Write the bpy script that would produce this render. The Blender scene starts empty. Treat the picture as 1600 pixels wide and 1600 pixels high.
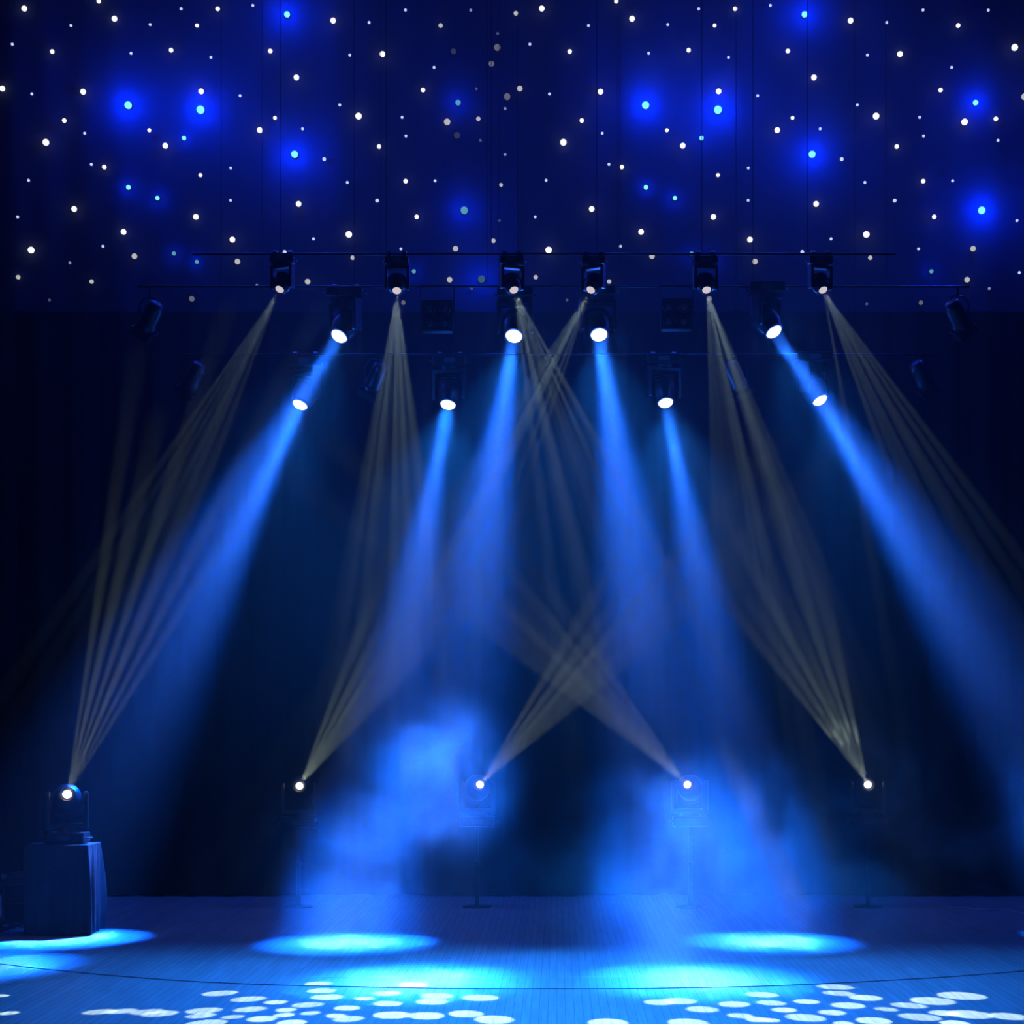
import bpy, bmesh, math, random
from mathutils import Vector, Matrix, Quaternion

sc = bpy.context.scene
C = sc.collection
R = math.radians
random.seed(7)

# ------------------------------------------------------------------ camera, exposure
F = 2781.0          # focal length in pixels of the 1600 px frame
VX, VY = 870.0, 1135.0   # principal point
H = 1.87            # eye height
cam_d = bpy.data.cameras.new('camera')
cam_d.sensor_width = 36
cam_d.lens = 36 * F / 1600
cam_d.shift_x = -(VX - 800) / 1600
cam_d.shift_y = (VY - 800) / 1600
cam_d.clip_end = 100
cam = bpy.data.objects.new('camera', cam_d)
cam.location = (0, 0, H)
cam.rotation_euler = (R(90), 0, 0)
C.objects.link(cam)
sc.camera = cam

sc.view_settings.view_transform = 'Standard'
sc.view_settings.look = 'None'
sc.view_settings.gamma = 1
sc.view_settings.use_curve_mapping = False
sc.view_settings.exposure = 0.0
cy = sc.cycles
cy.use_denoising = True
cy.use_light_tree = True
cy.max_bounces = 3
cy.diffuse_bounces = 2
cy.glossy_bounces = 2
cy.transmission_bounces = 2
cy.volume_bounces = 0
cy.sample_clamp_indirect = 2.0
cy.sample_clamp_direct = 0
cy.volume_max_steps = 64
cy.volume_step_rate = 2.5
cy.caustics_reflective = False
cy.caustics_refractive = False
cy.use_adaptive_sampling = True
cy.adaptive_threshold = 0.01

w = bpy.data.worlds.new('World')
sc.world = w
w.use_nodes = True
w.node_tree.nodes['Background'].inputs[0].default_value = (0.002, 0.006, 0.03, 1)
w.node_tree.nodes['Background'].inputs[1].default_value = 0.02


def at(px, py, D):
    """world point seen at a pixel, at distance D into the stage"""
    return Vector(((px - VX) / F * D, D, H + (VY - py) / F * D))


def floor_at(px, py):
    D = F * H / (py - VY)
    return Vector(((px - VX) / F * D, D, 0.0))


# ------------------------------------------------------------------ materials
def mat(name, col=(.5, .5, .5), rough=.5, metal=0., spec=.5):
    m = bpy.data.materials.new(name)
    m.use_nodes = True
    b = m.node_tree.nodes['Principled BSDF']
    b.inputs['Base Color'].default_value = (*col, 1)
    b.inputs['Roughness'].default_value = rough
    b.inputs['Metallic'].default_value = metal
    b.inputs['Specular IOR Level'].default_value = spec
    return m


def noisy(name, c0, c1, scale=20., rough=.5, metal=0., spec=.5, bump=0.1):
    m = mat(name, c0, rough, metal, spec)
    nt = m.node_tree
    b = nt.nodes['Principled BSDF']
    tc = nt.nodes.new('ShaderNodeTexCoord')
    n = nt.nodes.new('ShaderNodeTexNoise')
    n.inputs['Scale'].default_value = scale
    n.inputs['Detail'].default_value = 3
    nt.links.new(tc.outputs['Object'], n.inputs['Vector'])
    mx = nt.nodes.new('ShaderNodeMix')
    mx.data_type = 'RGBA'
    mx.inputs[6].default_value = (*c0, 1)
    mx.inputs[7].default_value = (*c1, 1)
    nt.links.new(n.outputs['Fac'], mx.inputs[0])
    nt.links.new(mx.outputs[2], b.inputs['Base Color'])
    if bump:
        bp = nt.nodes.new('ShaderNodeBump')
        bp.inputs['Strength'].default_value = bump
        bp.inputs['Distance'].default_value = .01
        nt.links.new(n.outputs['Fac'], bp.inputs['Height'])
        nt.links.new(bp.outputs['Normal'], b.inputs['Normal'])
    return m


def emit(name, col, strength, sample=False):
    m = bpy.data.materials.new(name)
    m.use_nodes = True
    nt = m.node_tree
    nt.nodes.clear()
    o = nt.nodes.new('ShaderNodeOutputMaterial')
    e = nt.nodes.new('ShaderNodeEmission')
    e.inputs[0].default_value = (*col, 1)
    e.inputs[1].default_value = strength
    nt.links.new(e.outputs[0], o.inputs[0])
    m.cycles.emission_sampling = 'AUTO' if sample else 'NONE'
    return m


M_plastic = noisy('black_plastic', (.005, .005, .006), (.009, .009, .01), 60, .38, 0, .35)
M_metal = noisy('black_painted_metal', (.007, .007, .008), (.013, .013, .015), 40, .33, .2, .4)
M_steel = mat('brushed_steel', (.35, .36, .38), .35, 1.)
M_rubber = noisy('black_rubber', (.02, .02, .02), (.03, .03, .03), 50, .5)
M_velvet = noisy('black_velvet', (.006, .006, .007), (.011, .011, .012), 6, .95, 0, .05)
M_cover = noisy('black_wool_cover', (.003, .003, .0035), (.006, .006, .007), 9, .95, 0, .03)
M_starcloth = noisy('navy_star_cloth', (.009, .012, .028), (.014, .017, .036), 3, .9, 0, .1, .3)
M_drape = noisy('black_satin_drape', (.014, .014, .016), (.02, .02, .022), 14, .55, 0, .15, .4)
M_wall = noisy('black_wall_paint', (.006, .006, .007), (.01, .01, .011), 4, .9, 0, .1)
M_glass_dark = mat('unlit_lamp_glass', (.05, .055, .07), .12)
M_white_lens = emit('white_lamp_lens', (1, .97, .9), 2.2)
M_grey_lens = emit('soft_grey_lamp_lens', (.66, .58, .65), 1.0)
M_blue_lens = emit('blue_white_lamp_lens', (.93, .97, 1.0), 3.0)
M_star_w = [emit('white_star_bulb', (1, .98, .9), 1.4), emit('dim_white_star_bulb', (.9, .9, .86), .55),
            emit('fading_white_star_bulb', (.62, .62, .7), .2)]
M_star_b = [emit('pale_blue_star_bulb', (.55, .66, 1), 1.1), emit('dim_pale_blue_star_bulb', (.5, .55, .9), .45),
            emit('fading_pale_blue_star_bulb', (.45, .48, .75), .16)]
M_star_B = [emit('bright_blue_star_bulb', (.18, .72, 1), 1.5), emit('dim_blue_star_bulb', (.12, .42, .55), .8),
            emit('fading_blue_star_bulb', (.05, .12, .13), .8)]


# ------------------------------------------------------------------ object helpers
def tag(o, label=None, cat=None, group=None, kind=None):
    if label: o['label'] = label
    if cat: o['category'] = cat
    if group: o['group'] = group
    if kind: o['kind'] = kind
    return o


def empty(name, loc, label=None, cat=None, group=None):
    o = bpy.data.objects.new(name, None)
    o.empty_display_size = .1
    o.location = loc
    C.objects.link(o)
    return tag(o, label, cat, group)


def obj(name, bm, m, parent=None, smooth=False, loc=None):
    me = bpy.data.meshes.new(name)
    bmesh.ops.recalc_face_normals(bm, faces=bm.faces)
    bm.to_mesh(me)
    bm.free()
    if smooth:
        for p in me.polygons: p.use_smooth = True
    me.materials.append(m)
    o = bpy.data.objects.new(name, me)
    C.objects.link(o)
    if parent: o.parent = parent
    if loc is not None: o.location = loc
    return o


def add_box(bm, c, s, mtx=None, bevel=0.):
    r = bmesh.ops.create_cube(bm, size=1)
    vs = r['verts']
    for v in vs:
        v.co = Vector((v.co.x * s[0] + c[0], v.co.y * s[1] + c[1], v.co.z * s[2] + c[2]))
    if bevel:
        es = list({e for v in vs for e in v.link_edges})
        rb = bmesh.ops.bevel(bm, geom=es, offset=bevel, segments=2, affect='EDGES', profile=.5)
        vs = list({v for f in rb['faces'] for v in f.verts} | {v for v in vs if v.is_valid})
    if mtx is not None:
        for v in vs:
            if v.is_valid: v.co = mtx @ v.co
    return vs


def add_lathe(bm, prof, seg=24, mtx=None, caps=True):
    """profile: list of (radius, z)"""
    rings = []
    for r, z in prof:
        ring = []
        for i in range(seg):
            a = 2 * math.pi * i / seg
            p = Vector((r * math.cos(a), r * math.sin(a), z))
            ring.append(bm.verts.new(mtx @ p if mtx is not None else p))
        rings.append(ring)
    for a, b in zip(rings, rings[1:]):
        for i in range(seg):
            j = (i + 1) % seg
            bm.faces.new((a[i], a[j], b[j], b[i]))
    if caps:
        bm.faces.new(rings[0][::-1])
        bm.faces.new(rings[-1])


def add_tube(bm, pts, r, seg=8):
    pts = [Vector(p) for p in pts]
    rings = []
    up = None
    for i, p in enumerate(pts):
        if i == 0: t = pts[1] - pts[0]
        elif i == len(pts) - 1: t = pts[-1] - pts[-2]
        else: t = pts[i + 1] - pts[i - 1]
        t.normalize()
        if up is None:
            up = t.orthogonal().normalized()
        else:
            up = (up - t * up.dot(t)).normalized()
        s = t.cross(up)
        rings.append([bm.verts.new(p + (up * math.cos(2 * math.pi * k / seg) + s * math.sin(2 * math.pi * k / seg)) * r) for k in range(seg)])
    for a, b in zip(rings, rings[1:]):
        for i in range(seg):
            j = (i + 1) % seg
            bm.faces.new((a[i], a[j], b[j], b[i]))
    bm.faces.new(rings[0][::-1])
    bm.faces.new(rings[-1])


def frame(d, origin=(0, 0, 0)):
    """matrix whose local z is d"""
    z = Vector(d).normalized()
    x = Vector((0, 0, 1)).cross(z)
    if x.length < 1e-4: x = Vector((1, 0, 0))
    x.normalize()
    y = z.cross(x)
    m = Matrix((x, y, z)).transposed().to_4x4()
    m.translation = Vector(origin)
    return m


def light(name, kind, loc, energy, col, radius=.02, d=None, size=None, blend=.3, parent=None):
    l = bpy.data.lights.new(name, kind)
    l.energy = energy
    l.color = col
    l.shadow_soft_size = radius
    o = bpy.data.objects.new(name, l)
    C.objects.link(o)
    o.location = loc
    if kind == 'AREA':
        l.shape = 'DISK'; l.size = radius * 2; l.spread = size
    if kind == 'SPOT':
        l.spot_size = size
        l.spot_blend = blend
    if d is not None:
        o.rotation_mode = 'QUATERNION'
        o.rotation_quaternion = Vector(d).to_track_quat('-Z', 'Y')
    if parent:
        o.parent = parent
        o.location = Vector(loc) - parent.location
    return o


# ------------------------------------------------------------------ setting: floor and walls
def floor_material():
    m = mat('stage_floor_boards', (.4, .38, .35), .42)
    nt = m.node_tree
    L = nt.links.new
    b = nt.nodes['Principled BSDF']
    tc = nt.nodes.new('ShaderNodeTexCoord')
    sep = nt.nodes.new('ShaderNodeSeparateXYZ')
    L(tc.outputs['Object'], sep.inputs[0])
    comb = nt.nodes.new('ShaderNodeCombineXYZ')   # boards run into the stage
    L(sep.outputs['Y'], comb.inputs['X'])
    L(sep.outputs['X'], comb.inputs['Y'])
    br = nt.nodes.new('ShaderNodeTexBrick')
    br.inputs['Scale'].default_value = 1
    br.inputs['Brick Width'].default_value = 2.3
    br.inputs['Row Height'].default_value = .0575
    br.inputs['Mortar Size'].default_value = .0016
    br.inputs['Mortar Smooth'].default_value = .3
    br.inputs['Color1'].default_value = (.40, .38, .35, 1)
    br.inputs['Color2'].default_value = (.47, .45, .42, 1)
    br.inputs['Mortar'].default_value = (.07, .065, .06, 1)
    L(comb.outputs[0], br.inputs['Vector'])
    mp = nt.nodes.new('ShaderNodeMapping')
    mp.inputs['Scale'].default_value = (30, 1.2, 1)
    L(tc.outputs['Object'], mp.inputs[0])
    n = nt.nodes.new('ShaderNodeTexNoise')
    n.inputs['Scale'].default_value = 1.2
    n.inputs['Detail'].default_value = 4
    L(mp.outputs[0], n.inputs['Vector'])
    mx = nt.nodes.new('ShaderNodeMix')
    mx.data_type = 'RGBA'
    mx.blend_type = 'MULTIPLY'
    mr = nt.nodes.new('ShaderNodeMapRange')
    mr.inputs['From Min'].default_value = .3
    mr.inputs['From Max'].default_value = .7
    mr.inputs['To Min'].default_value = .72
    mr.inputs['To Max'].default_value = 1.08
    L(n.outputs['Fac'], mr.inputs[0])
    mx.inputs[0].default_value = 1
    L(br.outputs['Color'], mx.inputs[6])
    L(mr.outputs[0], mx.inputs[7])
    L(mx.outputs[2], b.inputs['Base Color'])
    mr2 = nt.nodes.new('ShaderNodeMapRange')
    mr2.inputs['To Min'].default_value = .36
    mr2.inputs['To Max'].default_value = .6
    L(n.outputs['Fac'], mr2.inputs[0])
    L(mr2.outputs[0], b.inputs['Roughness'])
    return m


def plane_box(name, c, s, m):
    bm = bmesh.new()
    add_box(bm, c, s)
    o = obj(name, bm, m)
    o['kind'] = 'structure'
    return o


plane_box('floor', (0, 10.5, -.1), (18.4, 19, .2), floor_material())
plane_box('wall_back', (0, 20.1, 5.5), (18.4, .2, 11.4), M_wall)
plane_box('wall_left', (-9.1, 10.5, 5.5), (.2, 19, 11.4), M_wall)
plane_box('wall_right', (9.1, 10.5, 5.5), (.2, 19, 11.4), M_wall)
plane_box('ceiling', (0, 10.5, 11.3), (18.4, 19, .2), M_wall)


def pleated(x0, x1, z0, z1, y, amp, period, nx, nz=10):
    bm = bmesh.new()
    g = []
    ph = random.random() * 6
    for j in range(nz + 1):
        z = z0 + (z1 - z0) * j / nz
        row = []
        for i in range(nx + 1):
            x = x0 + (x1 - x0) * i / nx
            u = 2 * math.pi * x / period + ph
            d = amp * (math.sin(u + .5 * math.sin(x * 1.7)) + .35 * math.sin(2.3 * u + z * .3))
            row.append(bm.verts.new((x, y + d, z)))
        g.append(row)
    for j in range(nz):
        for i in range(nx):
            bm.faces.new((g[j][i], g[j][i + 1], g[j + 1][i + 1], g[j + 1][i]))
    return bm


bd = empty('backdrop_curtain', (0, 19.6, 0), 'full-width black pleated velvet curtain hanging at the back of the stage', 'curtain')
bm = pleated(-8.9, 8.9, .02, 10.9, 0, .05, .42, 700)
o = obj('cloth', bm, M_velvet, bd, True)
s = o.modifiers.new('thickness', 'SOLIDIFY'); s.thickness = .006
bm = bmesh.new(); add_tube(bm, [(-8.95, 0, 10.95), (8.95, 0, 10.95)], .03)
obj('rail', bm, M_metal, bd, True)

# ------------------------------------------------------------------ haze and smoke
def volume_mat(name, dens, col=(1, 1, 1), aniso=0.):
    m = bpy.data.materials.new(name)
    m.use_nodes = True
    nt = m.node_tree
    nt.nodes.clear()
    o = nt.nodes.new('ShaderNodeOutputMaterial')
    v = nt.nodes.new('ShaderNodeVolumeScatter')
    v.inputs['Color'].default_value = (*col, 1)
    v.inputs['Density'].default_value = dens
    v.inputs['Anisotropy'].default_value = aniso
    nt.links.new(v.outputs[0], o.inputs['Volume'])
    m.cycles.volume_sampling = 'EQUIANGULAR'
    return m, nt, v


HAZE = .0128
bm = bmesh.new()
add_box(bm, (0, 14.4, 5.6), (17.8, 10.2, 11.1))
hm_, nt, v = volume_mat('thin_haze', 0, aniso=.1)
geo = nt.nodes.new('ShaderNodeNewGeometry')
sep = nt.nodes.new('ShaderNodeSeparateXYZ')
nt.links.new(geo.outputs['Position'], sep.inputs[0])


def ramp(out, a, b, va, vb):
    r = nt.nodes.new('ShaderNodeMapRange'); r.interpolation_type = 'SMOOTHSTEP'
    r.inputs['From Min'].default_value = a; r.inputs['From Max'].default_value = b
    r.inputs['To Min'].default_value = va; r.inputs['To Max'].default_value = vb
    nt.links.new(out, r.inputs[0])
    return r.outputs[0]


def mult(a, b):
    r = nt.nodes.new('ShaderNodeMath'); r.operation = 'MULTIPLY'
    for i, q in enumerate((a, b)):
        if isinstance(q, float): r.inputs[i].default_value = q
        else: nt.links.new(q, r.inputs[i])
    return r.outputs[0]


ab = nt.nodes.new('ShaderNodeMath'); ab.operation = 'ABSOLUTE'
nt.links.new(sep.outputs['X'], ab.inputs[0])
# the haze hangs under the lamps, thins out to the wings, the boards and the front of the stage
nt.links.new(mult(mult(mult(ramp(sep.outputs['Z'], .8, 4.2, .38, 1.), ramp(ab.outputs[0], 2.2, 5.2, 1., .35)),
                       ramp(sep.outputs['Y'], 9.6, 13.5, 0., 1.)), HAZE), v.inputs['Density'])
haze = obj('stage_haze', bm, hm_)
tag(haze, 'thin haze filling the air above the whole stage', 'haze', kind='stuff')


def smoke(name, label, c, r, dens, scale=1.6, thr=.42, seed=0.):
    m, nt, v = volume_mat(name + '_volume', 0)
    L = nt.links.new
    tc = nt.nodes.new('ShaderNodeTexCoord')
    gr = nt.nodes.new('ShaderNodeVectorMath'); gr.operation = 'LENGTH'
    L(tc.outputs['Object'], gr.inputs[0])
    mr = nt.nodes.new('ShaderNodeMapRange'); mr.interpolation_type = 'SMOOTHSTEP'
    mr.inputs['From Min'].default_value = 1.0
    mr.inputs['From Max'].default_value = .35
    L(gr.outputs['Value'], mr.inputs[0])
    geo = nt.nodes.new('ShaderNodeNewGeometry')
    add = nt.nodes.new('ShaderNodeVectorMath'); add.operation = 'ADD'
    add.inputs[1].default_value = (seed, seed * 1.7, -seed)
    L(geo.outputs['Position'], add.inputs[0])
    n = nt.nodes.new('ShaderNodeTexNoise')
    n.inputs['Scale'].default_value = scale
    n.inputs['Detail'].default_value = 2.5
    n.inputs['Distortion'].default_value = .5
    L(add.outputs[0], n.inputs['Vector'])
    mr2 = nt.nodes.new('ShaderNodeMapRange'); mr2.interpolation_type = 'SMOOTHSTEP'
    mr2.inputs['From Min'].default_value = thr
    mr2.inputs['From Max'].default_value = thr + .16
    mr2.inputs['To Min'].default_value = .12
    L(n.outputs['Fac'], mr2.inputs[0])
    mu = nt.nodes.new('ShaderNodeMath'); mu.operation = 'MULTIPLY'
    L(mr.outputs[0], mu.inputs[0]); L(mr2.outputs[0], mu.inputs[1])
    mu2 = nt.nodes.new('ShaderNodeMath'); mu2.operation = 'MULTIPLY'
    L(mu.outputs[0], mu2.inputs[0]); mu2.inputs[1].default_value = dens
    L(mu2.outputs[0], v.inputs['Density'])
    bm = bmesh.new()
    bmesh.ops.create_icosphere(bm, subdivisions=3, radius=1)
    o = obj(name, bm, m, loc=c)
    o.scale = r
    tag(o, label, 'smoke', kind='stuff')
    return o


def beam_pt(lamp, land, py):
    """point of the lamp-to-floor line that shows at pixel row py"""
    lo, hi = 0., 1.
    for _ in range(40):
        t = (lo + hi) / 2
        p = lamp.lerp(land, t)
        y = VY - (p.z - H) / p.y * F
        if y < py: lo = t
        else: hi = t
    return p


# ------------------------------------------------------------------ lamp data
D_W, D_A, D_B = 16.1, 17.1, 17.9
BLUE = (.002, .105, 1.0)
blue_lamps = [   # pixel of lens, depth, floor landing pixel, power, half angle, label
    (530, 525, D_A, (-75, 1512), 40000, 8.5, 'blue-beamed moving head at left of the middle batten'),
    (803, 525, D_A, (648, 1533), 48000, 8.5, 'blue-beamed moving head on the middle batten, left of the central pair'),
    (936, 523, D_A, (1088, 1530), 52000, 8.5, 'blue-beamed moving head on the middle batten, right of the central pair'),
    (1209, 518, D_A, (1880, 1500), 40000, 8.5, 'blue-beamed moving head at right of the middle batten'),
    (469, 632, D_B, (88, 1467), 52000, 8.5, 'blue-beamed moving head at left end of the lowest batten'),
    (700, 632, D_B, (545, 1473), 44000, 8.5, 'blue-beamed moving head on the lowest batten, left of the dark centre'),
    (1040, 629, D_B, (1200, 1471), 42000, 8.5, 'blue-beamed moving head on the lowest batten, right of the dark centre'),
    (1281, 625, D_B, (1760, 1465), 46000, 8.5, 'blue-beamed moving head at right end of the lowest batten'),
]
# floor dots of the six upper lamps: (x, y, half width) in pixels
dots = {
    0: [(0, 1556, 12), (14, 1583, 17), (-60, 1552, 28), (-110, 1570, 30), (-190, 1560, 30), (-150, 1590, 30), (-260, 1575, 30), (-320, 1560, 30)],
    1: [(431, 1566, 22), (447, 1578, 20), (444, 1586, 20), (498, 1537, 26), (503, 1548, 28), (511, 1558, 31), (542, 1575, 25),
        (525, 1587, 20), (569, 1560, 20), (605, 1552, 28), (606, 1568, 28), (644, 1539, 27), (683, 1556, 31), (675, 1565, 31),
        (612, 1586, 35), (666, 1587, 35), (728, 1584, 33), (751, 1559, 34), (772, 1593, 38), (409, 1592, 28), (456, 1598, 28)],
    3: [(156, 1581, 27), (190, 1580, 25), (231, 1581, 28), (250, 1584, 30), (319, 1579, 30), (314, 1587, 25), (344, 1552, 30),
        (388, 1561, 30), (391, 1577, 28), (364, 1589, 14), (481, 1570, 28), (322, 1599, 35), (485, 1583, 15), (545, 1592, 28)],
    2: [(950, 1598, 38), (1030, 1566, 29), (1062, 1564, 32), (1097, 1577, 30), (1157, 1587, 24), (1075, 1598, 38),
        (1190, 1554, 30), (1205, 1567, 27), (1258, 1590, 36), (1305, 1542, 32), (1310, 1552, 28), (1385, 1577, 20),
        (1420, 1571, 30), (1437, 1589, 35)],
    4: [(1147, 1569, 30), (1183, 1593, 22), (1352, 1559, 31), (1260, 1565, 25), (1325, 1571, 32), (1225, 1578, 24),
        (1300, 1582, 26), (1203, 1594, 14), (1318, 1599, 18), (1365, 1595, 33), (1457, 1564, 41), (1475, 1583, 28),
        (1502, 1556, 44), (1515, 1585, 41), (1575, 1588, 34)],
    5: [(1492, 1599, 28), (1700, 1570, 35), (1760, 1550, 35), (1830, 1580, 35), (1900, 1560, 35), (1960, 1585, 35),
        (2030, 1565, 35), (2120, 1580, 35)],
}
top_px = [(437, 452), (620, 454), (803, 453), (923, 453), (1104, 453), (1286, 453)]


# ------------------------------------------------------------------ moving heads
def moving_head(name, label, lens_p, d, s, lens_r, lens_mat, group, hung=True, rise=.30, reach=.17, bat_z=None):
    d = Vector(d).normalized()
    piv = lens_p - d * reach * s
    base_z = piv.z + (rise * s if hung else -rise * s)
    root = empty(name, (piv.x, piv.y, base_z + (.11 * s if hung else -.09 * s)), label, 'stage light', group)
    O = root.location
    k = 1 if hung else -1
    pan = math.atan2(d.y, d.x) - math.pi / 2
    pm = Matrix.Translation(piv - O) @ Matrix.Rotation(pan, 4, 'Z')
    # base
    bm = bmesh.new()
    add_box(bm, (0, 0, k * (rise * s + .055 * s)), (.36 * s, .25 * s, .10 * s), Matrix.Translation(piv - O), .015 * s)
    base = obj('base', bm, M_metal, root)
    bm = bmesh.new()
    add_box(bm, (0, -.128 * s, k * (rise * s + .055 * s)), (.12 * s, .006 * s, .05 * s), Matrix.Translation(piv - O), .002 * s)
    obj('display', bm, M_glass_dark, base)
    for sx in (-1, 1):
        bm = bmesh.new()
        x = sx * .18 * s
        add_tube(bm, [piv - O + Vector((x, -.06 * s, k * (rise + .055) * s)), piv - O + Vector((x + sx * .03 * s, -.05 * s, k * (rise + .055) * s)),
                      piv - O + Vector((x + sx * .03 * s, .05 * s, k * (rise + .055) * s)), piv - O + Vector((x, .06 * s, k * (rise + .055) * s))], .008 * s, 6)
        obj('handle', bm, M_rubber, base, True)
    # yoke: turntable and two arms
    bm = bmesh.new()
    add_lathe(bm, [(.10 * s, k * (rise - .035) * s), (.11 * s, k * (rise - .0) * s)], 20, pm)
    add_box(bm, (0, 0, k * (rise - .045) * s), (.37 * s, .13 * s, .05 * s), pm, .012 * s)
    for sx in (-1, 1):
        add_box(bm, (sx * .165 * s, 0, k * (rise * .5 - .045) * s), (.045 * s, .12 * s, (rise + .06) * s), pm, .014 * s)
    obj('yoke', bm, M_plastic, root)
    # head
    hm = frame(d, piv - O)
    bm = bmesh.new()
    rr = max(lens_r * 1.22, .085 * s)
    prof = [(.02 * s, -.17 * s), (.075 * s, -.165 * s), (.115 * s, -.13 * s), (.13 * s, -.07 * s), (.134 * s, 0), (.13 * s, .05 * s),
            (max(.115 * s, rr), .10 * s), (rr, reach * s - .01), (rr * .98, reach * s - .004)]
    add_lathe(bm, prof, 28, hm)
    head = obj('head', bm, M_plastic, root, True)
    for kz in (-.10, -.055):
        bm = bmesh.new()
        add_lathe(bm, [(.128 * s, (kz - .008) * s), (.142 * s, (kz - .004) * s), (.142 * s, (kz + .004) * s), (.13 * s, (kz + .008) * s)], 28, hm)
        obj('cooling_ring', bm, M_metal, head, True)
    bm = bmesh.new()
    ro, ri = rr * 1.03, lens_r * 1.02
    add_lathe(bm, [(ri, reach * s - .016), (ro, reach * s - .018), (ro, reach * s + .004), (ri, reach * s + .004), (ri, reach * s - .016)], 28, hm, False)
    obj('lens_bezel', bm, M_metal, head, True)
    bm = bmesh.new()
    n = 7
    add_lathe(bm, [(lens_r * math.cos(a), reach * s - .004 + lens_r * .6 * math.sin(a)) for a in [math.pi / 2 * i / n * .97 for i in range(n + 1)]], 28, hm)
    obj('lens', bm, lens_mat, head, True)
    if hung:
        for sx in (-1, 1):
            bm = bmesh.new()
            hb = bat_z - O.z
            add_box(bm, (sx * .11 * s, 0, hb / 2 - .012), (.035, .05, hb - .02), None, .004)
            add_lathe(bm, [(.022, -.02), (.034, -.02), (.034, .02), (.022, .02), (.022, -.02)], 16,
                      Matrix.Translation((sx * .11 * s, 0, hb)) @ Matrix.Rotation(R(90), 4, 'Y'), False)
            obj('clamp', bm, M_steel, root)
    else:
        for sx in (-1, 1):
            for sy in (-1, 1):
                bm = bmesh.new()
                add_lathe(bm, [(.02 * s, .001), (.02 * s, .02 * s)], 12, Matrix.Translation((sx * .14 * s, sy * .09 * s, -.02 * s)))
                obj('foot', bm, M_rubber, root)
    return root, piv


def batten(name, label, y, z, x0=-7.5, x1=7.5):
    root = empty(name, (0, y, z), label, 'lighting bar')
    bm = bmesh.new()
    add_tube(bm, [(x0, 0, 0), (x1, 0, 0)], .011, 12)
    obj('pipe', bm, M_metal, root, True)
    for i in range(6):
        x = x0 + .8 + i * (x1 - x0 - 1.6) / 5
        bm = bmesh.new()
        add_tube(bm, [(x, 0, .02), (x, 0, 11.19 - z)], .0025, 6)
        obj('suspension_cable', bm, M_velvet, root)
    return root


ordn = ['leftmost', 'second from left', 'third from left', 'third from right', 'second from right', 'rightmost']
# upper row: soft white fans
W_COL = (.68, 1.0, .9)
ZT = at(0, 396, D_W).z
for i, (px, py) in enumerate(top_px):
    p = at(px, py, D_W)
    tg = [floor_at(x, y) for x, y, _ in dots[i]]
    ctr = sum(tg, Vector()) / len(tg)
    root, piv = moving_head('moving_head', 'moving head with small pale lens throwing a faint white fan, upper batten, ' + ordn[i],
                            p, ctr - p, .6, .04, M_grey_lens, 'white moving heads on the upper batten', True, .3, .13, ZT)
    src = p + (ctr - p).normalized() * .024
    for (x, y, hw), t in zip(dots[i], tg):
        rad = hw / F * t.y
        v = t - src
        half = math.atan(rad * .86 / v.length)
        # radiance of the dot on the boards stays the same for every distance
        light('gobo_ray', 'SPOT', src, 105 * v.length_squared, W_COL, .012, v, 2 * half, .25, root)
batten('lighting_batten', 'black pipe batten carrying the six small white lamps, uppermost', D_W + .02, ZT, at(300, 0, D_W).x, at(1400, 0, D_W).x)

ZB = {D_A: at(0, 447, D_A).z, D_B: at(0, 553, D_B).z}
for i, (px, py, D, land, P, half, lab) in enumerate(blue_lamps):
    p = at(px, py, D)
    t = floor_at(*land)
    g = 'blue moving heads on the middle batten' if D == D_A else 'blue moving heads on the lowest batten'
    root, piv = moving_head('wash_light', lab, p, t - p, .95, .078 if D == D_A else .074, M_blue_lens, g, True, .27, .15, ZB[D])
    d = (t - p).normalized()
    light('blue_beam', 'SPOT', p + d * .045, P * .74, BLUE, .045, d, R(2.0 * half), 1., root)
    light('blue_beam_core', 'AREA', p + d * .05, P * .0012, (.02, .15, 1), .065, d, R(half * 1.6), 1, root)
    light('hot_centre', 'SPOT', p + d * .045, P * .05, (.62, .8, 1), .04, d, R(1.15 * half), 1., root)
    light('blue_spill', 'SPOT', p + d * .07, 1900 if abs(px - 870) < 250 else 800, (.012, .19, 1), .05, floor_at(px + (land[0] - px) * .7, 1566) - p, R(50), 1., root)
    light('lens_glow', 'POINT', p + d * .10 + Vector((0, -.04, 0)), 22, (.012, .14, 1), .05, parent=root)
for D, nm in ((D_A, 'black pipe batten carrying the four larger blue lamps, middle height'), (D_B, 'black pipe batten carrying the lowest row of four blue lamps')):
    batten('lighting_batten', nm, D + .02, ZB[D], at(*((215, 0) if D == D_A else (285, 0)), D).x, at(*((1515, 0) if D == D_A else (1460, 0)), D).x)

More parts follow.
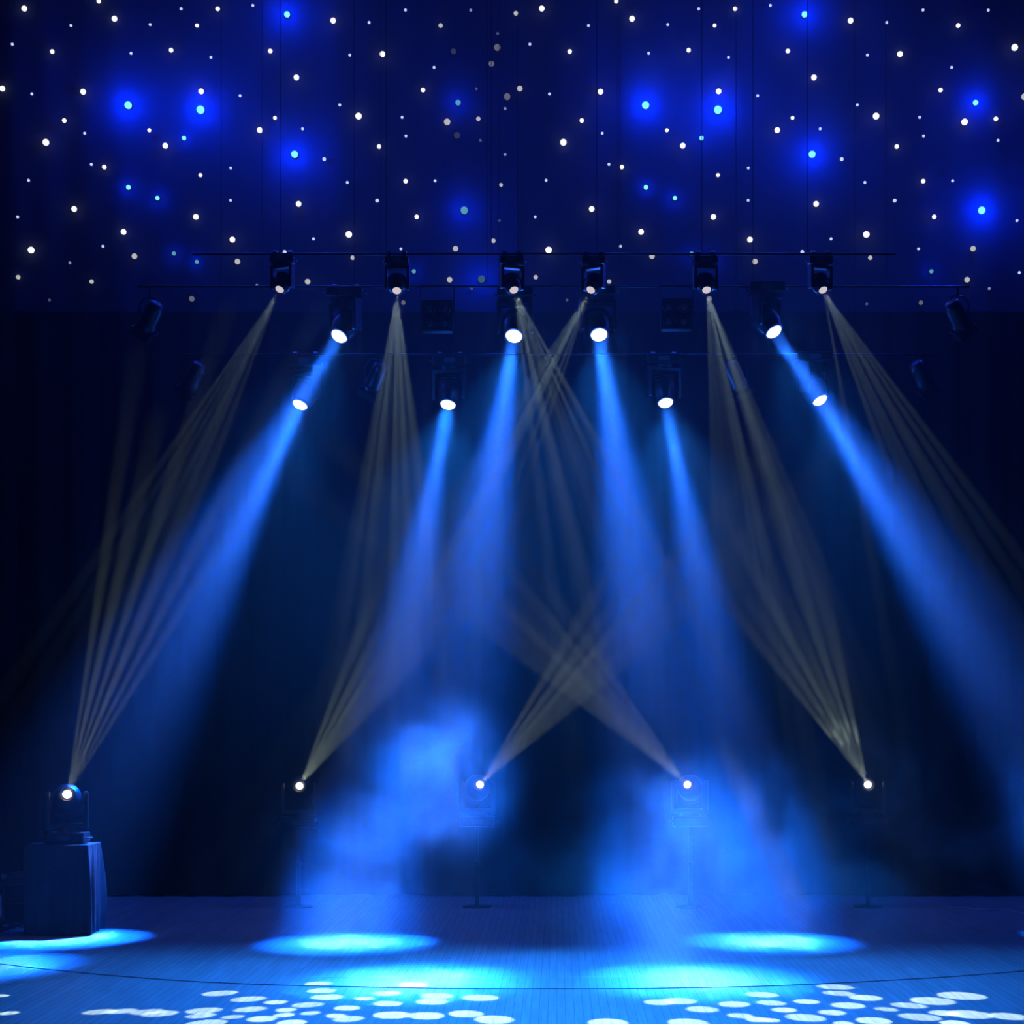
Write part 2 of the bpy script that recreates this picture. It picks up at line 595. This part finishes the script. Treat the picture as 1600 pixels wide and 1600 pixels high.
# ------------------------------------------------------------------ draped cases and standing heads
def draped_case(c, w, dp, h, label, group=None, cloth=None):
    """cloth over a box; c = centre of the base"""
    root = empty('draped_case', c, label, 'case', group)
    bm = bmesh.new()
    add_box(bm, (0, 0, h / 2), (w - .05, dp - .05, h - .02), None, .01)
    obj('case_body', bm, M_plastic, root)
    bm = bmesh.new()
    n = 40
    loops = []
    pts = []
    for sx, sy, ex, ey in ((-1, -1, 1, -1), (1, -1, 1, 1), (1, 1, -1, 1), (-1, 1, -1, -1)):
        for k in range(n):
            t = k / n
            pts.append((sx + (ex - sx) * t, sy + (ey - sy) * t, sx, t))
    zs_ = [h, h - .012, h * .93, h * .8, h * .62, h * .45, h * .3, h * .17, h * .08, .012]
    ph = c[0] * 3.1
    for j, z in enumerate(zs_):
        f = 1 - z / h
        ring = []
        for i, (ux, uy, _, t) in enumerate(pts):
            a = 2 * math.pi * i / len(pts)
            fold = (.020 * math.sin(9 * a + ph) + .012 * math.sin(21 * a + 2 * ph + 2 * f)) * min(1, f * 1.6)
            corner = abs(ux * uy) ** 6
            out = fold + .03 * corner * math.sin(f * 3.0) + .012 * f
            x = ux * w / 2; y = uy * dp / 2
            l = math.hypot(x, y)
            ring.append(bm.verts.new((x + x / l * out, y + y / l * out, z + (.004 * math.sin(5 * a) if j == 0 else 0))))
        loops.append(ring)
    N = len(pts)
    for a, b in zip(loops, loops[1:]):
        for i in range(N):
            bm.faces.new((a[i], a[(i + 1) % N], b[(i + 1) % N], b[i]))
    bm.faces.new(loops[0])
    obj('cloth_cover', bm, cloth or M_drape, root, True)
    return root


def fan_up(root, p, px, py, slopes, top, P, col=(.78, 1., .78)):
    """rays aimed over the audience; slopes are sideways steps per step up"""
    for sl, k, half, tw in slopes:
        e = py + (top - py) * tw
        d = (at(px + sl * (py - e), e, 9.4) - p).normalized()
        light('gobo_ray', 'SPOT', p + d * .026, P * k, col, .012, d, R(1.5 * half), .5, root)


CX = (-4.757 - 4.19) / 2
p = at(105, 1241, 15.98)
d0 = Vector((.22, -.80, .42))
root, piv = moving_head('moving_head', 'black moving head with bright white lens standing on the cloth-covered case', p, d0, 1.0, .042,
                        M_white_lens, 'white moving heads standing upstage', False, .285, .12)
draped_case((CX, 16.12, 0), .565, .44, root.location.z - .0235, 'waist-high case under a black cloth at left of the stage')
fan_up(root, p, 105, 1241, [(.16, 1, .62, 1), (.24, 1.3, .7, .85), (.33, 1.2, .62, 1.1), (.42, 1.3, .75, .9), (.52, 1., .62, 1.1), (.62, .8, .62, .9)], 560, 42000)
light('lens_glow', 'POINT', p + Vector((.0, -.09, .03)), .6, (1, .95, .85), .02, parent=root)

low = [(468, 1228, .66, 'bright white moving head standing upstage, left of the blue smoke'),
       (750, 1226, .90, 'bright white moving head standing upstage at centre, fan leaning right'),
       (1074, 1226, -1.0, 'bright white moving head standing upstage in the right smoke, fan leaning left'),
       (1356, 1226, -.50, 'bright white moving head standing upstage far right')]
lowc = ['thin black pole stand under the white lamp left of the smoke', 'thin black pole stand under the central white lamp',
        'thin black pole stand under the white lamp in the right smoke', 'thin black pole stand under the far right white lamp']


def pole_stand(c, h, label):
    root = empty('light_stand', c, label, 'stand', 'pole stands upstage')
    bm = bmesh.new(); add_lathe(bm, [(.15, 0), (.15, .012), (.03, .02)], 28)
    obj('base_plate', bm, M_metal, root)
    bm = bmesh.new(); add_lathe(bm, [(.022, .018), (.022, h * .55)], 14); add_lathe(bm, [(.017, h * .55), (.017, h - .012)], 14)
    obj('pole', bm, M_metal, root, True)
    bm = bmesh.new(); add_lathe(bm, [(.03, h * .55 - .03), (.03, h * .55 + .01)], 14)
    add_tube(bm, [(.025, 0, h * .55 - .01), (.07, 0, h * .55 - .01)], .006)
    obj('locking_collar', bm, M_metal, root)
    bm = bmesh.new(); add_box(bm, (0, 0, h - .006), (.34, .24, .012), None, .003)
    obj('top_plate', bm, M_metal, root)
    return root


for (px, py, sl, lab), lc in zip(low, lowc):
    p = at(px, py, 18.3)
    d0 = Vector((sl * .3, -.85, .3))
    root, piv = moving_head('moving_head', lab, p, d0, 1.0, .04, M_white_lens, 'white moving heads standing upstage', False, .285, .12)
    pole_stand((piv.x, piv.y, 0), root.location.z - .020, lc)
    sg = 1
    sp = .22 if abs(sl) < .8 else .24
    fan_up(root, p, px, py, [(sl + sp * q, k, hf, tw) for q, k, hf, tw in ((-1.2, .9, .55, 1), (-.65, 1.2, .62, .85), (-.15, 1.5, .55, 1.1), (.25, 1., .62, .9), (.7, 1.1, .55, 1.1), (1.2, .8, .55, .9))], 740, 33000)
    light('lens_glow', 'POINT', p + Vector((0, -.09, .02)), .35, (1, .95, .85), .02, parent=root)

# ------------------------------------------------------------------ star cloths
stars = []   # x, y, size(px radius), colour class, brightness class (0 full,1 dim,2 fading), only-on-left flag


def S(ox, oy, k, rows):
    for r in rows:
        x, y, sz, c, b = r[:5]
        stars.append((ox + x / k, oy + y / k, sz, c, b, r[5] if len(r) > 5 else b))


XL, L_, M_, m_, s_ = 5.0, 4.3, 3.4, 2.9, 2.2
k = 3.81
S(0, 0, k, [(135, 38, L_, 'w', 0), (580, -6, M_, 'w', 0), (674, 99, L_, 'w', 0), (1290, 40, M_, 'w', 0), (1072, 40, s_, 'b', 0), (887, 135, s_, 'b', 0),
            (1167, 140, m_, 'w', 0), (1500, 20, s_, 'b', 0), (414, 140, s_, 'b', 0), (64, 252, s_, 'b', 0), (302, 295, M_, 'w', 0), (773, 306, s_, 'b', 0),
            (1012, 287, M_, 'w', 0), (1250, 330, s_, 'b', 0), (4, 516, L_, 'w', 0, 1), (486, 535, L_, 'w', 0), (181, 549, s_, 'b', 0), (1191, 533, L_, 'w', 0),
            (1424, 560, s_, 'b', 0), (374, 707, M_, 'w', 0), (264, 837, XL, 'w', 0), (496, 783, s_, 'b', 0), (882, 765, m_, 'w', 0), (977, 857, L_, 'w', 0),
            (1541, 764, L_, 'w', 0), (536, 969, s_, 'b', 0), (613, 985, M_, 'w', 0), (161, 1064, s_, 'b', 0), (1368, 991, s_, 'b', 0), (1187, 1033, m_, 'w', 0),
            (1367, 1184, s_, 'b', 0), (433, 1235, L_, 'w', 0), (96, 1283, s_, 'b', 0), (728, 1372, L_, 'w', 0), (1160, 1282, L_, 'w', 0), (176, 1480, XL, 'w', 0),
            (605, 1458, s_, 'b', 0), (793, 1517, L_, 'w', 1), (408, 1557, s_, 'b', 1, 0), (1378, 1418, L_, 'w', 0), (1408, 1549, L_, 'w', 1),
            (755, 615, 7, 'B', 0), (1187, 642, 7.6, 'B', 0), (1089, 812, 3.4, 'B', 0), (757, 1106, 3.6, 'B', 0), (930, 1170, 3.3, 'B', 0),
            (1029, 1501, 3.2, 'B', 1), (1166, 1551, 3.2, 'B', 1)])
S(400, 0, k, [(180, 73, 5.6, 'B', 0), (225, 908, 6.6, 'B', 0), (1201, 600, 5.2, 'B', 1, 0), (1238, 1243, 7, 'B', 1, 0),
              (455, 110, L_, 'w', 0), (887, 48, s_, 'b', 0), (670, 122, s_, 'b', 0), (1097, 140, M_, 'w', 1, 0), (1277, 49, s_, 'b', 1, 0),
              (80, 292, M_, 'w', 0), (555, 317, s_, 'b', 0), (750, 310, L_, 'w', 0), (1435, 270, XL, 'w', 2, 0),
              (1058, 390, s_, 'b', 0), (236, 450, L_, 'w', 0), (992, 525, M_, 'w', 0), (495, 614, s_, 'b', 0),
              (607, 680, XL, 'w', 0), (867, 688, s_, 'b', 0), (1136, 715, XL, 'w', 1, 0), (1322, 697, M_, 'w', 1, 0),
              (108, 691, m_, 'w', 0), (273, 757, s_, 'b', 0), (402, 938, m_, 'b', 0), (730, 862, M_, 'w', 0), (890, 800, s_, 'b', 0), (1335, 826, s_, 'b', 2, 0),
              (540, 1077, s_, 'b', 0), (888, 1069, M_, 'w', 0), (1064, 1067, s_, 'b', 0), (249, 1205, L_, 'w', 0), (718, 1185, m_, 'b', 0),
              (954, 1282, M_, 'w', 0), (1448, 1305, s_, 'b', 2, 0), (549, 1387, XL, 'w', 0), (338, 1414, s_, 'b', 0), (166, 1493, m_, 'b', 0),
              (572, 1526, M_, 'w', 1), (860, 1474, s_, 'b', 0), (1186, 1472, L_, 'w', 1), (1494, 564, XL, 'w', 2, 1)])
S(0, 0, 1, [(26, 431, M_, 'w', 1), (141, 438, M_, 'w', 1), (75, 467, s_, 'b', 2), (400, 444, s_, 'b', 1), (479.5, 438, L_, 'w', 1), (298, 465, L_, 'w', 2),
            (544.6, 473, s_, 'b', 2), (646, 422, 3.2, 'B', 1), (702, 435, L_, 'w', 1), (629.5, 471, M_, 'w', 2), (736.6, 449, s_, 'b', 2, 1)])
left_only = [(767.5, 96.5, L_, 'w', 2), (708, 77, L_, 'w', 3), (744, 136, s_, 'b', 2), (713.6, 208.6, XL, 'w', 3), (789, 239, s_, 'b', 1),
             (789, 167, s_, 'b', 1), (782.6, 286.5, m_, 'w', 1), (770.6, 374, M_, 'w', 1), (752, 434, 7, 'B', 2), (797.5, 474, M_, 'w', 2),
             (805.8, 17.6, M_, 'w', 1), (777.4, 49.3, s_, 'b', 2), (797.5, 409, s_, 'b', 0)]
right_only = [(1594.7, 424, s_, 'b', 0)]
M_star_w.append(emit('faintest_white_star_bulb', (.5, .5, .8), .06))
D_S = 19.0
DX = 811


def star_bulb_mesh(m):
    bm = bmesh.new()
    sg = 12
    add_lathe(bm, [(1.0, 0), (1.0, -.25), (.9, -.6), (.6, -.9), (.2, -1.02)], sg, Matrix.Rotation(R(-90), 4, 'X') @ Matrix.Scale(-1, 4, (0, 0, 1)))
    me = bpy.data.meshes.new('star_bulb')
    bmesh.ops.recalc_face_normals(bm, faces=bm.faces)
    bm.to_mesh(me); bm.free()
    for p in me.polygons: p.use_smooth = True
    me.materials.append(m)
    return me


bulb_me = {}
for c, ms in (('w', M_star_w), ('b', M_star_b), ('B', M_star_B)):
    for i, m in enumerate(ms): bulb_me[c, i] = star_bulb_mesh(m)


def star_cloth(label, x0, x1, lst):
    a, b = at(x0, 0, D_S).x, at(x1, 0, D_S).x
    z0, z1 = at(0, 484, D_S).z, 10.4
    root = empty('star_cloth', ((a + b) / 2, D_S, z1), label, 'star cloth', 'star cloths hung over the stage')
    O = root.location
    bm = pleated(a, b, z0, z1, D_S + .085, .016, .9, 120, 6)
    for v in bm.verts: v.co -= O
    cl = obj('cloth', bm, M_starcloth, root, True)
    bm = bmesh.new()
    add_tube(bm, [Vector((a, D_S + .12, z1)) - O, Vector((b, D_S + .12, z1)) - O], .025)
    obj('top_pipe', bm, M_metal, root, True)
    for x, y, r, c, br in lst:
        p = at(x, y, D_S)
        o = bpy.data.objects.new('star_bulb', bulb_me[c, br])
        C.objects.link(o)
        o.parent = root
        o.location = p + Vector((0, .05, 0)) - O
        rr = (r * .82 if c == 'B' and r > 5 else r) / F * D_S
        o.scale = (rr, rr * 1.2, rr)
        if c == 'B':
            o['label'] = ('bright blue glowing bulb', 'dim blue-green bulb', 'nearly faded blue-green bulb')[br]
            if r > 5:
                light('bulb_glow', 'POINT', p + Vector((0, -.05 - rr, 0)), (62 if br == 0 else 18) * (r / 7) ** 2, (.0, .03, 1), .03, parent=root)
                light('bulb_spill', 'POINT', p + Vector((0, -.75, 0)), (22 if br == 0 else 4), (.035, .09, 1), .1, parent=root)
            else:
                light('bulb_glow', 'POINT', p + Vector((0, .03 - rr * 1.3, 0)), 4.5 if br == 0 else 2., (.0, .03, 1), .02, parent=root)
        elif c == 'b':
            o['label'] = 'tiny pale blue bulb'
        elif r >= M_ and br < 2:
            light('bulb_glow', 'POINT', p + Vector((0, .04 - rr * 1.3, 0)), (.16 if br == 0 else .06) * (r / 4.3) ** 2, (1, 1, .85), .008, parent=root)
    return root


lA = [(x, y, r, c, b) for x, y, r, c, b, b2 in stars] + left_only
lB = [(x + DX, y, r, c, b2) for x, y, r, c, b, b2 in stars if x + DX < 1606] + right_only
lA = [t for t in lA if t[0] < 809]
star_cloth('navy star cloth with white and blue bulbs over the left half of the stage', -150, 808, lA)
star_cloth('navy star cloth with white and blue bulbs over the right half of the stage', 809, 1760, lB)

# ------------------------------------------------------------------ smoke in the beams
lp = [at(b[0], b[1], b[2]) for b in blue_lamps]
ld = [floor_at(*b[3]) for b in blue_lamps]
q = beam_pt(lp[1], ld[1], 1215)
smoke('smoke_puff', 'rounded blue-lit smoke puff drifting in mid air left of centre', q + Vector((-.1, 0, 0)), (.9, .6, .8), .24, 1.7, .42, 3)
q = beam_pt(lp[5], ld[5], 1390)
smoke('smoke_bank', 'low bank of blue-lit smoke on the floor left of centre', (q.x + .3, q.y - .2, .4), (2.1, 1.0, 1.2), .19, 1.4, .42, 9)
q = beam_pt(lp[2], ld[2], 1370)
smoke('smoke_bank', 'tall bank of bright streaky smoke on the floor right of centre', (q.x + .3, q.y + .2, .3), (1.95, 1.1, 1.55), .32, 1.5, .42, 21)
q = beam_pt(lp[6], ld[6], 1300)
smoke('smoke_bank', 'greyish thin smoke trailing over the floor towards the far right', (q.x + 1.1, q.y - .5, .6), (2.1, 1.0, 1.5), .18, 1.5, .42, 33)

# ------------------------------------------------------------------ small things on the stage
def curve_tube(name, pts, r, m, parent=None, seg=6):
    """smooth tube through points (Catmull-Rom)"""
    P = [Vector(p) for p in pts]
    P = [P[0] * 2 - P[1]] + P + [P[-1] * 2 - P[-2]]
    out = []
    for i in range(1, len(P) - 2):
        for k_ in range(6):
            t = k_ / 6
            a, b_, c_, d_ = P[i - 1], P[i], P[i + 1], P[i + 2]
            out.append(.5 * ((2 * b_) + (c_ - a) * t + (2 * a - 5 * b_ + 4 * c_ - d_) * t * t + (3 * b_ - a - 3 * c_ + d_) * t ** 3))
    out.append(P[-2])
    bm = bmesh.new()
    add_tube(bm, out, r, seg)
    return obj(name, bm, m, parent, True)


pts = [floor_at(x, y) + Vector((0, 0, .005)) for x, y in
       ((-60, 1503), (0, 1507), (60, 1514), (150, 1523), (250, 1531), (330, 1536), (430, 1540), (560, 1543), (700, 1545.5), (860, 1546), (1000, 1545.5), (1150, 1543),
        (1240, 1540), (1330, 1536), (1420, 1531), (1500, 1526), (1600, 1518), (1680, 1510))]
tag(curve_tube('floor_cable', pts, .003, M_rubber), 'thin black cable curving across the whole front of the floor', 'cable')
pts = [floor_at(x, y) + Vector((0, 0, .006)) for x, y in ((1480, 1418.5), (1510, 1420), (1545, 1423), (1570, 1422), (1590, 1426), (1615, 1431), (1660, 1436))]
tag(curve_tube('floor_cable', pts, .006, mat('grey_cable', (.6, .6, .6), .5)), 'short wavy grey cable on the floor at the far right near the back curtain', 'cable')

bm = bmesh.new()
a, b = floor_at(480, 1527), floor_at(1010, 1527)
add_box(bm, ((a.x + b.x) / 2, a.y, .0006), (b.x - a.x, .012, .0012))
tag(obj('marking_tape', bm, mat('pale_tape', (.75, .75, .72), .5)), 'thin pale straight tape line across the floor behind the long cable', 'tape')

# cables heaped beside the covered case
root = empty('cable_heap', floor_at(-4, 1457), 'small heap of coiled black cables on the floor left of the covered case', 'cable')
for i in range(5):
    r0 = .10 + .012 * i
    c0 = Vector((-.10 + .05 * i, .03 * math.sin(i * 2.), .012 + .014 * i))
    pts = [c0 + Vector((r0 * math.cos(a) * 1.3, r0 * math.sin(a), .012 * math.sin(3 * a + i))) for a in [k_ * .5 for k_ in range(14)]]
    curve_tube('cable_loop', pts, .009, M_rubber, root)
bm = bmesh.new()
add_box(bm, (-.02, -.02, .115), (.13, .07, .05), Matrix.Rotation(.25, 4, 'Z'), .008)
obj('plug_box', bm, M_plastic, root)
root = root

# dark equipment case behind it
D = 16.9
x0, x1, z0, z1 = at(3, 0, D).x, at(3, 0, D).x + .62, 0., at(0, 1366, D).z
root = empty('equipment_case', ((x0 + x1) / 2, D + .25, 0), 'dark equipment case with edge framing, half hidden behind the cloth-covered case', 'case')
wc, hc = x1 - x0, z1
bm = bmesh.new(); add_box(bm, (0, 0, hc / 2 + .02), (wc - .03, .47, hc - .05), None, .01)
obj('case_body', bm, M_plastic, root)
M_alu = mat('dull_aluminium_edge', (.10, .10, .11), .45, .8)
bm = bmesh.new()
for sx in (-1, 1):
    add_box(bm, (sx * (wc / 2 - .012), -.245, hc / 2), (.024, .02, hc), None, .003)
for z in (hc - .012, hc - .09, .19):
    add_box(bm, (0, -.245, z), (wc, .02, .024), None, .003)
obj('edge_frame', bm, M_alu, root)
for sx in (-1, 1):
    bm = bmesh.new(); add_box(bm, (sx * (wc / 2 - .02), -.25, hc - .02), (.045, .03, .045), None, .006)
    obj('corner', bm, M_steel, root)

# unlit lamps hanging on the battens
def blinder(px, py, D, label):
    c = at(px, py, D)
    root = empty('blinder_light', c, label, 'stage light', 'unlit four-lamp blinders')
    u = 11.5 / F * D
    bm = bmesh.new(); add_box(bm, (0, .06, 0), (u * 4.3, .12, u * 4.3), None, .012)
    obj('housing', bm, M_plastic, root)
    for sx in (-1, 1):
        for sz in (-1, 1):
            bm = bmesh.new()
            add_lathe(bm, [(u * .86, 0), (u * .86, .02), (u * .74, .02), (u * .7, .0)], 20, Matrix.Translation((sx * u, 0, sz * u)) @ Matrix.Rotation(R(90), 4, 'X'), False)
            rim = obj('lamp_rim', bm, M_metal, root, True)
            bm = bmesh.new()
            add_lathe(bm, [(u * .74, 0.), (u * .6, .012), (u * .3, .02), (.002, .022)], 20, Matrix.Translation((sx * u, 0, sz * u)) @ Matrix.Rotation(R(90), 4, 'X'))
            obj('lamp_glass', bm, M_glass_dark, rim, True)
    top = ZB[D_A] - c.z
    for sx in (-1, 1):
        bm = bmesh.new(); add_box(bm, (sx * u * 2.25, .05, top / 2), (.012, .03, top), None, .003)
        obj('bracket_arm', bm, M_metal, root)
    bm = bmesh.new(); add_box(bm, (0, .05, top + .0), (u * 4.5, .03, .02), None, .003)
    obj('bracket_bar', bm, M_metal, root)


blinder(683, 493, D_A - .04, 'unlit four-lamp blinder on the middle batten, left of the central blue pair')
blinder(1057, 490, D_A - .04, 'unlit four-lamp blinder on the middle batten, right of the central blue pair')


def lantern(px, py, D, tilt, roll, label, zb):
    """unlit profile lantern with an open barn-door frame"""
    c = at(px, py, D)
    root = empty('stage_lantern', c, label, 'stage light', 'unlit lanterns')
    m = Matrix.Rotation(roll, 4, 'Y') @ Matrix.Rotation(tilt, 4, 'X')
    bm = bmesh.new()
    add_lathe(bm, [(.03, .17), (.07, .16), (.085, .1), (.085, -.05), (.095, -.06), (.095, -.14), (.08, -.145), (.075, -.10)], 20, m, True)
    obj('barrel', bm, M_plastic, root, True)
    bm = bmesh.new()
    for sx, sy in ((-1, 0), (1, 0), (0, -1), (0, 1)):
        add_box(bm, (sx * .10, sy * .10, -.17), (.006 if sx else .2, .006 if sy else .2, .07), m)
    obj('barn_doors', bm, M_metal, root)
    bm = bmesh.new()
    top = zb - c.z
    add_tube(bm, [(-.095, 0, 0), (-.11, 0, .12), (-.05, 0, .2), (.05, 0, .2), (.11, 0, .12), (.095, 0, 0)], .008)
    add_tube(bm, [(0, 0, .2), (0, 0, top - .01)], .012)
    obj('yoke', bm, M_metal, root, True)
    return root


for px, py, til, rol, lab in ((235, 497, .5, .6, 'unlit black lantern at far left end of the middle batten'),
                              (1496, 495, .5, -.6, 'unlit black lantern at far right end of the middle batten')):
    lantern(px, py, D_A + .02, til, rol, lab, ZB[D_A])
for px, py, til, rol, lab in ((303, 590, .5, .6, 'unlit black lantern at far left end of the lowest batten'),
                              (587, 592, .5, .5, 'unlit black lantern on the lowest batten between the two left blue lamps'),
                              (1150, 590, .5, -.5, 'unlit black lantern on the lowest batten between the two right blue lamps'),
                              (1440, 588, .5, -.6, 'unlit black lantern at far right end of the lowest batten')):
    lantern(px, py, D_B + .02, til, rol, lab, ZB[D_B])
